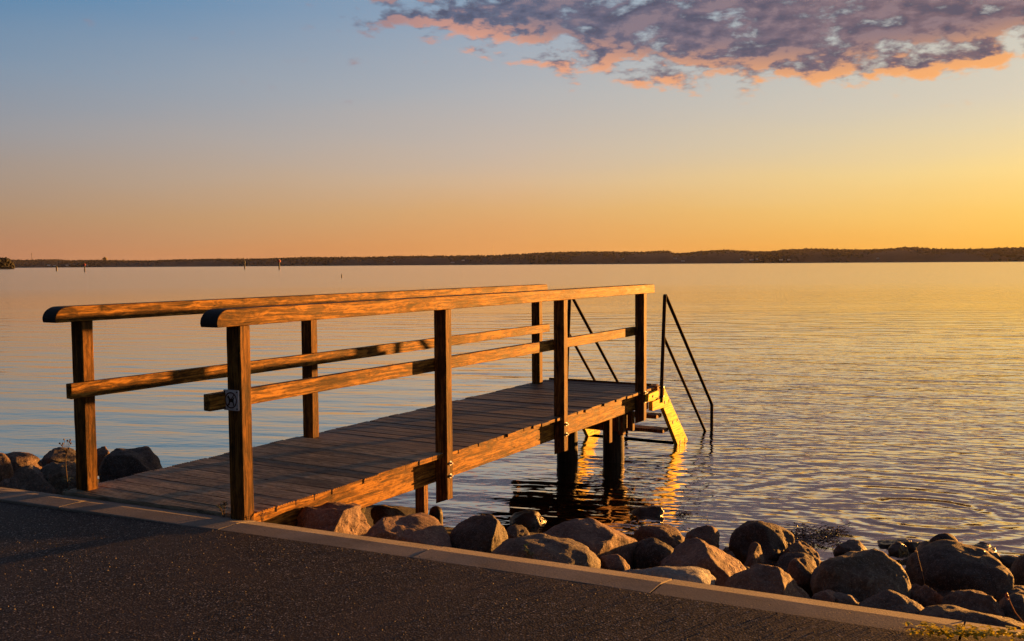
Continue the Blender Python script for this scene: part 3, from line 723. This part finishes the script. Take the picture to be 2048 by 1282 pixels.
def flatbar(mb, pts, x0, x1, th):
    n = len(pts); vs = []
    for i, (y, z) in enumerate(pts):
        a_ = pts[max(i-1, 0)]; b_ = pts[min(i+1, n-1)]; dy, dz = b_[0]-a_[0], b_[1]-a_[1]; l_ = math.hypot(dy, dz); ny, nz = -dz/l_*th/2, dy/l_*th/2
        for (x, sg_) in ((x0, -1), (x1, -1), (x1, 1), (x0, 1)): vs.append(L_(x, y+ny*sg_, z+nz*sg_))
    fs = [(i*4+k, i*4+(k+1) % 4, (i+1)*4+(k+1) % 4, (i+1)*4+k) for i in range(n-1) for k in range(4)] + [(3, 2, 1, 0), (n*4-4, n*4-3, n*4-2, n*4-1)]
    mb.add(vs, fs)
def steel_rail(t_, dz=0.):
    mb = MB()
    flatbar(mb, [(6.045, -.19), (6.15, .955), (6.158, .972), (6.168, .978), (6.182, .968), (7.812, -.435), (7.822, -.46), (7.822, -1.5)], t_-.022, t_+.018, .013)
    flatbar(mb, [(6.12, .525), (7.595, -.77), (7.62, -.82), (7.62, -1.5)], t_-.020, t_+.016, .012)
    o = mb.build('steel_handrail', M_steel, steps); bm = bmesh.new(); bm.from_mesh(o.data); bmesh.ops.recalc_face_normals(bm, faces=bm.faces); bm.to_mesh(o.data); bm.free(); finish(o, .003)
    for z in (-.02, -.12):
        b2 = MB(); b2.tube([L_(t_+.019, 6.06, z), L_(t_+.027, 6.06, z)], .010, 8); b2.build('bolt', M_bolt, o)
steel_rail(.0); steel_rail(-1.15)

# ------------------------------------------------------------------ no-dogs plate on the first near post
sg = empty('dog_sign', J(-.0665, -.062, .62), JROT); tag(sg, 'small square pale no dogs plate screwed to the nearest post', 'sign')
mb = MB(); W_ = .054; rr_ = .006; poly = []
for (cx_, cz_, a0) in ((W_-rr_, W_-rr_, 0), (-W_+rr_, W_-rr_, 90), (-W_+rr_, -W_+rr_, 180), (W_-rr_, -W_+rr_, 270)):
    for k in range(5): an = R(a0+k*22.5); poly.append((cx_+rr_*math.cos(an), cz_+rr_*math.sin(an)))
n = len(poly); vs = [(x, 0, z) for x, z in poly]+[(x, -.006, z) for x, z in poly]
mb.add(vs, [tuple(range(n)), tuple(range(2*n-1, n-1, -1))]+[(i, n+i, n+(i+1) % n, (i+1) % n) for i in range(n)])
mb.build('plate', M_sign, sg)
mb = MB(); n = 40; r1, r2 = .0365, .0430
vs = [(r_*math.cos(2*PI*i/n), y, r_*math.sin(2*PI*i/n)) for y in (-.0062, -.0072) for r_ in (r1, r2) for i in range(n)]
fs = [(2*n+i, 3*n+i, 3*n+(i+1) % n, 2*n+(i+1) % n) for i in range(n)]+[(n+i, n+(i+1) % n, 3*n+(i+1) % n, 3*n+i) for i in range(n)]
mb.add(vs, fs); c_ = math.cos(R(52)); s_ = math.sin(R(52)); w2 = .0030; L2 = .038
mb.add([(c_*L2-s_*w2, -.0076, s_*L2+c_*w2), (c_*L2+s_*w2, -.0076, s_*L2-c_*w2), (-c_*L2+s_*w2, -.0076, -s_*L2-c_*w2), (-c_*L2-s_*w2, -.0076, -s_*L2+c_*w2)], [(3, 2, 1, 0)])
mb.build('ban_ring', M_red, sg)
dog = [(-.027, .014), (-.024, .020), (-.020, .021), (-.017, .027), (-.014, .021), (-.010, .015), (-.006, .008), (.012, .007), (.018, .014), (.023, .019), (.025, .016), (.021, .008), (.019, .002), (.019, -.008), (.022, -.018), (.021, -.028), (.015, -.028), (.014, -.018), (.009, -.010), (-.003, -.009), (-.008, -.016), (-.011, -.028), (-.018, -.028), (-.016, -.016), (-.015, -.004), (-.017, .006), (-.021, .011)]
mb = MB(); n = len(dog); mb.add([(x, -.0066, z) for x, z in dog]+[(x, -.0060, z) for x, z in dog], [tuple(range(n-1, -1, -1))]+[(i, (i+1) % n, n+(i+1) % n, n+i) for i in range(n)])
mb.build('dog_pictogram', M_ink, sg)
for sx in (-1, 1):
    for sz in (-1, 1):
        mb = MB(); mb.tube([(sx*.044, -.006, sz*.044), (sx*.044, -.0085, sz*.044)], .0045, 10); mb.build('screw', M_boltd, sg)

# ------------------------------------------------------------------ boulders
def zground(P):
    s_, t_ = st_of(P); d_ = s_-kb(max(-9, min(11, t_)))
    sl_ = .165 if t_ > -.3 else max(.13, .165-.04*(-.3-t_))
    return max(-.45, WATER_TO_DECK - .20 - sl_*max(0, d_-.1))
ICO = {k: ico(k) for k in (4, 5)}
def rock_mesh(name, wx, dy, hz_, seed, ang_=.5, sub=4, lean=0., cuts=()):
    v, f = ICO[sub]; r2 = np.random.default_rng(seed)
    v = v.copy()
    v = np.sign(v)*np.abs(v)**.86; v /= np.linalg.norm(v, axis=1, keepdims=True)**.35
    # flat facets
    for k in range(int(4+ang_*9)):
        nrm = r2.normal(size=3); nrm /= np.linalg.norm(nrm)
        lim = r2.uniform(.66, .92) - ang_*.12
        dd = v@nrm; over = np.maximum(0, dd-lim); v -= np.outer(over*(.75+.2*ang_), nrm)
    for (a_, b_, c_, lim) in cuts:            # broken faces
        nrm = np.array([a_, b_, c_]); nrm /= np.linalg.norm(nrm); v -= np.outer(np.maximum(0, v@nrm-lim)*.97, nrm)
    off = Vector(r2.uniform(-50, 50, 3).tolist())
    out = []
    for p in v:
        P_ = Vector(p.tolist()); n_ = P_.normalized()
        dsp = .18*mn.noise(P_*1.0+off) + (.04+.06*ang_)*mn.noise(P_*2.7+off) + .035*mn.noise(P_*6+off) + .017*mn.noise(P_*14+off)
        rd = mn.noise(P_*3.3-off); dsp -= .05*ang_*max(0, .25-abs(rd))*4*.5
        out.append(P_+n_*dsp)
    q = np.array([list(o) for o in out])
    mn_, mx_ = q.min(0), q.max(0); q = (q-(mn_+mx_)/2)/((mx_-mn_)/2)
    q *= np.array([wx/2, dy/2, hz_/2])
    if lean: q[:, 0] += q[:, 2]*lean
    me = bpy.data.meshes.new(name); me.from_pydata(q.tolist(), [], f.tolist()); me.polygons.foreach_set('use_smooth', [True]*len(me.polygons)); me.update()
    return me
def rock(cx_, cy_, w_, h_, mat, label, ang_=.4, low=1.5, deep=1., lean=0., sink=.25, tilt=0., group=None, name='boulder', cat='boulder', zfix=None, seed=None, cuts=(), push=0.):
    """visible outline in photo pixels -> a real stone at its own place on the shore slope"""
    w_ *= 1.05; top = cy_-h_/2; Hp = h_*low; cyy = top+Hp/2
    r_ = ray(cx_, cyy); best = None; prev = None
    for kk in np.arange(3.0, 20, .02):
        P_ = CAMP+r_*kk; hm = Hp*kk/FPX*.97
        need = (zfix if zfix is not None else zground(P_)+hm*(.5-sink))
        ztop = (CAMP+ray(cx_, top)*kk).z
        if P_.z <= need and ztop <= WATER_TO_DECK-.035: best = (P_, kk); break
    P_, kk = best; kk += push; P_ = CAMP+r_*kk; wm = w_*kk/FPX; hm = Hp*kk/FPX*.94; dm = (wm*.55+hm*.5)*deep
    sd_ = seed if seed is not None else int(cx_*7+cy_)
    me = rock_mesh(name, wm, dm, hm, sd_, ang_, 5 if w_ > 85 else 4, lean, cuts)
    az = -math.atan2(P_.x, P_.y); rot = (Matrix.Rotation(az, 3, 'Z') @ Matrix.Rotation(R(tilt), 3, 'Y'))
    rn = np.array(rot); n_ = len(me.vertices); co_ = np.zeros(n_*3); me.vertices.foreach_get('co', co_); co_ = co_.reshape(-1, 3)
    scx = 1.; loc = np.array(P_)
    for it in range(3):       # fit the stone's real width and seat to its outline
        q = (co_*np.array([scx, (1+scx)/2, 1]))@rn.T + loc - np.array(CAMP)
        zz = q@np.array(FW); X_ = 1024+FPX*(q@np.array(RI))/zz; Y_ = 641-FPX*(q@np.array(UP))/zz
        scx *= w_/(X_.max()-X_.min())
        loc = loc + np.array(RI)*(cx_-(X_.max()+X_.min())/2)/FPX*kk + np.array([0, 0, 1.])*(Y_.min()-top)/FPX*kk
    me.vertices.foreach_set('co', (co_*np.array([scx, (1+scx)/2, 1])).ravel())
    me.materials.append(RM[mat]); o = bpy.data.objects.new(name, me); COL.objects.link(o); o.location = loc.tolist()
    o.rotation_euler = rot.to_euler()
    tag(o, label, cat, group); return o
G = 'boulders of the shore revetment'
rocks = [
 # left of the jetty
 (-2, 940, 56, 72, 'brown', 'orange lit brown boulder cut by the left edge of the photo', .4, {}),
 (30, 920, 120, 34, 'brown', 'long low reddish slab catching the sun at far left behind the others', .7, dict(low=2.2)),
 (120, 914, 92, 40, 'dark', 'dark rounded boulder behind the tall dry stalk by the first far post', .3, dict(low=2)),
 (128, 950, 96, 58, 'green', 'grey green boulder between the dry stalk and the first far post', .4, dict(low=1.8)),
 (70, 962, 112, 66, 'grey', 'grey boulder with a sunlit crest in front at left, touching the kerb', .4, dict(low=1.6, cuts=((.7, -.1, .7, .6), (-.2, -.8, .5, .6)))),
 (268, 940, 136, 96, 'dark', 'large dark domed boulder just right of the first far post', .35, dict(low=1.5)),
 (204, 908, 44, 32, 'brown', 'small reddish stone peeping out right behind the first far post', .7, dict(low=2)),
 # centre
 (667, 1042, 150, 76, 'pink', 'angular pinkish boulder with a bright lit right face under the jetty beam', .6, dict(low=1.6, tilt=4, cuts=((.80, -.55, .25, .52), (-.5, -.5, .7, .62), (-.1, .1, 1, .7)))),
 (812, 1062, 176, 74, 'pink', 'long purplish speckled boulder sloping down beside the round tarred stump', .35, dict(low=1.9, tilt=14)),
 (957, 1066, 114, 76, 'dark', 'dark upright boulder with a narrow lit right edge, right of the stump', .3, dict(low=1.6, cuts=((.88, -.42, .1, .74),))),
 (1034, 1066, 52, 34, 'dark', 'small dark stone wedged right of the upright dark boulder', .4, dict(low=2)),
 (1060, 1038, 84, 38, 'wet', 'black wet stone in the dark water below the jetty', .6, dict(low=1.8, zfix=-.04)),
 (1168, 1082, 216, 94, 'pink', 'big tan boulder with the brightest orange lit right end in the centre', .6, dict(low=1.7, tilt=3, cuts=((.82, -.52, .12, .55), (0, -.4, .9, .7)))),
 (1088, 1114, 228, 96, 'grey', 'big smooth grey boulder in front of the bright tan one, green weed before it', .25, dict(low=1.7, tilt=6)),
 (1228, 1126, 62, 36, 'pink', 'small squarish pinkish stone at the foot of the bright tan boulder', .8, dict(low=2)),
 (1322, 1160, 210, 56, 'pale', 'pale whitish flat stone lying right against the kerb', .3, dict(low=2.2)),
 (1322, 1068, 106, 40, 'brown', 'low brownish boulder right behind the bright tan one', .4, dict(low=2, push=.7)),
 (1310, 1104, 92, 58, 'dark', 'dark oval boulder above the pale flat stone', .2, dict(low=1.7)),
 (1296, 1023, 62, 24, 'wet', 'wet stone breaking the surface below the steps', .6, dict(low=2, zfix=-.03)),
 # right
 (1403, 1076, 70, 52, 'brown', 'brown domed stone behind the peaked reddish boulder', .3, dict(low=1.7, push=-.25)),
 (1412, 1124, 186, 98, 'pink', 'large peaked reddish boulder with a glowing right ridge', .5, dict(low=1.5, cuts=((.72, -.1, .68, .55), (-.6, -.4, .7, .55), (-.1, -1, .3, .6)))),
 (1528, 1077, 134, 72, 'dark', 'dark smooth boulder at the water next to the brown seaweed', .35, dict(low=1.7, tilt=10)),
 (1507, 1110, 44, 52, 'brown', 'small pointed orange lit stone between the peaked and the dark boulder', .6, dict(low=1.7, cuts=((.7, -.6, .4, .5), (-.7, -.3, .6, .5)))),
 (1597, 1102, 84, 44, 'brown', 'flat topped reddish stone below the seaweed', .4, dict(low=2, tilt=10, cuts=((.3, -.4, .85, .6),))),
 (1590, 1122, 88, 36, 'dark', 'dark low stone in front of the flat topped reddish one', .3, dict(low=2)),
 (1604, 1148, 62, 66, 'brown', 'tan upright stone with lit right edge behind the rusty boulder', .3, dict(low=1.5)),
 (1646, 1160, 50, 58, 'blue', 'blue grey stone left of the big round greenish boulder', .2, dict(low=1.6)),
 (1532, 1168, 196, 82, 'brown', 'rusty brown rugged boulder against the kerb with a lit right rim', .6, dict(low=1.7, cuts=((.8, -.2, .5, .72), (-.5, -.5, .8, .6)))),
 (1724, 1148, 188, 104, 'green', 'big round greenish grey boulder right of centre', .2, dict(low=1.5)),
 (1652, 1198, 64, 38, 'pink', 'small pink stone by the kerb right of the rusty boulder', .3, dict(low=2)),
 (1690, 1203, 74, 38, 'grey', 'small grey stone by the kerb next to the pink one', .2, dict(low=2)),
 (1794, 1090, 84, 26, 'wet', 'flat wet stone in the water behind the big round boulder', .6, dict(low=2.4, zfix=-.06)),
 (1887, 1086, 66, 40, 'dark', 'small dark stone sticking up behind the huge black boulder', .5, dict(low=2)),
 (1918, 1132, 210, 106, 'dark', 'huge near black boulder at right by the water', .35, dict(low=1.5)),
 (2054, 1146, 72, 74, 'dark', 'dark boulder cut by the right edge of the photo', .3, dict(low=1.6)),
 (1879, 1164, 66, 42, 'brown', 'brown stone with thin lit right edge below the huge black boulder', .5, dict(low=1.8)),
 (1937, 1168, 86, 46, 'grey', 'rounded grey stone under the right end of the black boulder', .3, dict(low=1.8)),
 (1792, 1181, 84, 36, 'green', 'dark greenish stone low between the round and the grey boulder', .3, dict(low=2)),
 (1856, 1191, 86, 48, 'pink', 'rough pinkish grey stone with a pale crest above the kerb at right', .8, dict(low=1.7)),
 (1790, 1209, 146, 60, 'grey', 'low smooth grey boulder touching the kerb at right', .2, dict(low=1.8, tilt=6)),
 (1952, 1208, 150, 58, 'brown', 'rugged brown stone with glowing cracks near the lower right', .9, dict(low=1.8, tilt=8)),
 (1955, 1246, 236, 74, 'dark', 'wide dark boulder just behind the kerb at the lower right', .5, dict(low=1.6)),
 (2022, 1187, 86, 34, 'grey', 'grey stone at the right edge below the edge boulder', .3, dict(low=2)),
 (2034, 1216, 112, 62, 'dark', 'dark flat faced stone behind the red stalk at the right edge', .7, dict(low=1.7)),
]
for (a_, b_, c_, d_, mt, lbl, an_, kw) in rocks: rock(a_, b_, c_, d_, mt, lbl, an_, group=G, **kw)
# wedge stones filling the gaps low between the boulders
fill = [(735, 1068, 50, 30), (600, 1052, 60, 26), (900, 1080, 46, 30), (1010, 1085, 60, 40), (1260, 1100, 50, 36), (1375, 1095, 60, 36), (1460, 1110, 50, 40), (1560, 1130, 50, 34), (1480, 1140, 60, 40), (1630, 1120, 50, 30),
        (1700, 1180, 80, 40), (1830, 1150, 60, 40), (1850, 1130, 60, 40), (2000, 1160, 60, 40), (1900, 1185, 60, 34), (1760, 1175, 60, 36), (160, 975, 60, 30), (20, 965, 50, 40), (40, 940, 60, 30), (1240, 1140, 60, 30), (1660, 1150, 60, 40), (1975, 1190, 60, 36), (840, 1035, 50, 24), (1150, 1130, 80, 40)]
for k in range(34):
    xx = random.uniform(1250, 2040); kx = 1155+(xx-1300)*.146
    fill.append((xx, random.uniform(1062+(xx-1250)*.03, kx-6), random.uniform(34, 70), random.uniform(22, 40)))
fill = [q_ for q_ in fill if not (1190 < q_[0] < 1440 and q_[1] < 1112)]
for i, (a_, b_, c_, d_) in enumerate(fill):
    rock(a_, b_+12, c_, d_, random.choice(['dark', 'dark', 'brown', 'grey']), 'small dark wedge stone half hidden low in a gap between larger boulders', .5, low=1.6, sink=.45, group='wedge stones in the gaps', name='wedge_stone', cat='stone')
# stones further along the shore out of frame and under the jetty
for i in range(26):
    tx = random.choice([random.uniform(-8.8, -5.0), random.uniform(4.4, 8.5)]) if i < 20 else random.uniform(-1.2, -.3)
    dd = random.uniform(.35, 3.2) if i < 20 else random.uniform(.6, 1.8)
    P_ = J(kb(tx)+dd, tx, 0)
    if i < 20:
        q_ = P_-CAMP; xs = 1024+FPX*q_.dot(RI)/q_.dot(FW)
        if q_.dot(FW) > 0 and -120 < xs < 2170: continue
    w_ = random.uniform(.3, .6) if i < 20 else random.uniform(.25, .4)
    me = rock_mesh('boulder', w_, w_*.8, w_*.6, 900+i, .5, 4); me.materials.append(RM[random.choice(['dark', 'grey', 'brown', 'green'])])
    o = bpy.data.objects.new('boulder', me); COL.objects.link(o); o.location = (P_.x, P_.y, zground(P_)+w_*.12); o.rotation_euler = (0, 0, random.uniform(0, 6))
    tag(o, 'rough boulder further along the shore beyond the photographed stretch' if i < 20 else 'shaded boulder on the slope underneath the jetty deck', 'boulder', 'boulders further along the shore' if i < 20 else 'boulders under the jetty')

# ------------------------------------------------------------------ old stumps beside the jetty
def stump_at(px_, py_, z): r_ = ray(px_, py_); k_ = (z-H_CAM)/r_.z; return CAMP+r_*k_
p = stump_at(845, 1058, .18)
e = empty('old_post', p, JROT); tag(e, 'broken square timber post standing behind the boulders under the jetty', 'post')
mb = MB(); mb.box(-.035, .035, -.03, .03, -.6, .40, bev=.006, jit=.002); mb.box(-.045, -.03, -.02, .04, -.5, .415, jit=.003); o = mb.build('timber', M_old, e)
p = stump_at(872, 1056, .16)
e = empty('round_stump', p, JROT); tag(e, 'round topped black tarred stump beside the broken square post', 'stump')
mb = MB(); vs = []
mb.tube([(0, 0, -.6), (0, 0, .10), (0, 0, .135), (0, 0, .155), (0, 0, .162)], [.055, .052, .044, .026, .004], 16); o = mb.build('stump_body', M_wet, e); autosmooth(o, 50)
mb = MB(); mb.box(-.02, .02, -.062, -.045, -.1, .10, jit=.004, bev=.004); mb.build('split_face', M_old, e)
p = stump_at(893, 1075, .20)
mb = MB(); mb.box(-.05, .05, -.25, .05, -.05, .0, bev=.005, jit=.002); o = mb.build('plank', M_post); o.location = p; o.rotation_euler = (R(20), 0, JROT+R(55)); tag(o, 'short sunlit plank lying between the stump and the dark boulder', 'plank')

# ------------------------------------------------------------------ plants
def leafblade(mb, p, d_, L3, w3, bend=.3, mi=0):
    d_ = Vector(d_).normalized(); sidev = d_.cross(Vector((0, 0, 1))); sidev = sidev.normalized() if sidev.length > .01 else Vector((1, 0, 0))
    n = 5; vs = []
    for i in range(n+1):
        u = i/n; c = Vector(p)+d_*(L3*u)+Vector((0, 0, -bend*L3*u*u)); ww = w3*math.sin(PI*min(1, u*.92+.06))**.8
        vs += [c-sidev*ww+Vector((0, 0, ww*.3)), c, c+sidev*ww+Vector((0, 0, ww*.3))]
    fs = []
    for i in range(n): q = i*3; fs += [(q, q+3, q+4, q+1), (q+1, q+4, q+5, q+2)]
    mb.add(vs, fs, mi)
def blob(mb, p, r_, mi=0):
    v, f = ico(1); mb.add([(Vector(x.tolist())*r_*random.uniform(.8, 1.2)+Vector(p)) for x in v], [tuple(x) for x in f.tolist()], mi)
# tall dry stalk with seed heads
r_ = ray(135, 985); P0 = CAMP+r_*5.9; P0.z = .55
e = empty('dry_plant', P0); tag(e, 'tall dry stalk with small round seed heads beside the first far post', 'plant')
st = MB(); hd = MB(); lf = MB(); Ht = (CAMP+ray(135, 905)*5.9).z-P0.z
topc = Vector((.0, 0, Ht))
st.tube([(0, 0, -.3), (.004, 0, Ht*.4), (-.004, 0, Ht*.8), topc], [.0035, .003, .0025, .002], 6)
for (dx, dz) in ((-.036, .062), (-.018, .060), (-.010, .085), (.012, .078), (.024, .070), (.030, .082), (.034, .062), (-.028, .048), (.02, .03)):
    tip = topc+Vector((dx, random.uniform(-.01, .01), dz)); st.tube([topc-Vector((0, 0, .02*random.random())), topc+Vector((dx*.4, 0, dz*.5)), tip], .0013, 5); blob(hd, tip, .0065)
for k in range(34):
    z_ = random.uniform(-.1, Ht*.92); an = random.uniform(0, 6.28); leafblade(lf, (0, 0, z_), (math.cos(an), math.sin(an), .6), random.uniform(.03, .07), .008, .5)
st.build('stem', M_stem, e); hd.build('seed_head', M_stem, e); lf.build('foliage', M_leafd, e)
def weed(P0, n, L3, mat, label, up_=.9, w3=.007, name='weed_plant'):
    e = empty(name, P0); tag(e, label, 'plant'); lf = MB(); st = MB()
    for k in range(n):
        an = random.uniform(0, 6.28); l_ = L3*random.uniform(.5, 1.1); tip = Vector((math.cos(an)*l_*.45, math.sin(an)*l_*.45, l_*up_))
        st.tube([(0, 0, -.04), tip*.5+Vector((0, 0, .005)), tip], .0011, 5)
        for j in range(4): a2 = random.uniform(0, 6.28); leafblade(lf, tip*random.uniform(.4, 1), (math.cos(a2), math.sin(a2), .7), l_*.30, w3*random.uniform(.7, 1.3), .3)
    st.build('stem', M_stem, e); lf.build('foliage', mat, e)
weed(J(-.05, -.155, -.01), 7, .09, M_leafd, 'small leafy weed growing at the shore side of the nearest post')
weed(J(.04, .03, -.03), 6, .055, M_straw, 'tiny dry tuft at the seaward foot of the nearest post', w3=.004)
P_ = CAMP+ray(1062, 1122)*4.6
weed(Vector((P_.x, P_.y, P_.z)), 7, .075, M_leaf, 'little green weed in front of the big smooth grey boulder')
# creeping plant over the kerb at lower right
e0 = stump_at(1925, 1268, WATER_TO_DECK); e = empty('creeping_plant', e0); tag(e, 'yellow green creeping plant growing over the kerb edge at the lower right', 'plant')
lf = MB(); st = MB()
path_ = [(1808, 1256), (1832, 1258), (1850, 1262), (1880, 1268), (1915, 1270), (1950, 1272), (1985, 1270), (2030, 1272), (2090, 1276)]
for (a_, b_), (c_, d_) in zip(path_[:-1], path_[1:]):
    p1 = stump_at(a_, b_, WATER_TO_DECK+.012)-e0; p2 = stump_at(c_, d_, WATER_TO_DECK+.012)-e0
    st.tube([p1, (p1+p2)/2+Vector((0, 0, .006)), p2], .0016, 5)
    nl = 7 if a_ < 1845 else 30
    for k in range(nl):
        u = random.random(); c = p1.lerp(p2, u)+Vector((random.uniform(-.012, .012), random.uniform(-.03, .02), random.uniform(-.004, .024))); an = random.uniform(0, 6.28)
        leafblade(lf, c, (math.cos(an), math.sin(an), random.uniform(.1, 1.)), random.uniform(.018, .040), random.uniform(.006, .012), .4)
st.build('runner', M_stemr, e); lf.build('foliage', M_leafy, e)
# red stalk and thin straw at right
def stalk(pts, k_, r_, mat, label, heads=0):
    W = [CAMP+ray(a_, b_)*(k_ + .05*i) for i, (a_, b_) in enumerate(pts)]; o0 = W[-1]
    mb = MB(); mb.tube([w_-o0 for w_ in W], [r_*(.6+.4*i/len(W)) for i in range(len(W))], 6)
    for k in range(heads): blob(mb, W[0]-o0+Vector((random.uniform(-.004, .004), 0, random.uniform(-.03, .01))), .005)
    o = mb.build('stalk', mat); o.location = o0; tag(o, label, 'plant')
stalk([(2014, 1184), (2020, 1203), (2030, 1224), (2046, 1244), (2066, 1262)], 3.75, .0030, M_stemr, 'curved red stalk rising at the right edge behind the kerb', 5)
stalk([(1832, 1094), (1838, 1120), (1846, 1150), (1850, 1172)], 4.6, .0016, M_straw, 'thin dry straw standing before the huge black boulder', 2)
# brown seaweed washed up at the water's edge
sw = []
def seaweed(cx_, cy_, w_, h_, n):
    mb = MB(); c0 = on_water(cx_, cy_)
    for k in range(n):
        px_, py_ = random.gauss(cx_, w_/3.2), random.gauss(cy_, h_/3.2); p = on_water(px_, py_)-c0; p.z = random.uniform(-.004, .018)
        an = random.uniform(-.9, .9)+(PI if random.random() < .5 else 0); leafblade(mb, p, (math.cos(an), math.sin(an)*.6, random.uniform(-.05, .5)), random.uniform(.03, .10), random.uniform(.003, .008), .5)
        if random.random() < .25: blob(mb, p+Vector((0, 0, .008)), random.uniform(.004, .008))
    return mb, c0
for (cx_, cy_, w_, h_, n, lbl) in ((1612, 1076, 110, 34, 520, 'brown bladderwrack floating between the dark smooth boulder and the open water'), (1668, 1066, 36, 14, 90, 'small clump of brown weed drifting nearest the ripples'), (1366, 1028, 24, 6, 40, 'thin strands of weed afloat right of the wet stone below the steps')):
    mb, c0 = seaweed(cx_, cy_, w_, h_, n); o = mb.build('seaweed', M_weed); o.location = c0; tag(o, lbl, 'seaweed', kind='stuff')

# ------------------------------------------------------------------ thin evening haze over the water
mh = bpy.data.materials.new('haze'); mh.use_nodes = True; th_ = NT(mh.node_tree)
th_.n.remove(th_.n['Principled BSDF'])
pv = th_('ShaderNodeVolumePrincipled', {'Color': (.95, .9, .85, 1), 'Density': HAZE, 'Anisotropy': .3}, out=None)
th_.l.new(pv.outputs[0], th_.n['Material Output'].inputs['Volume'])
mb = MB(); mb.box(-9000, 9000, -260, 9000, -6, 75); o = mb.build('haze', mh); tag(o, kind='stuff'); o['label'] = 'thin evening haze over the water'
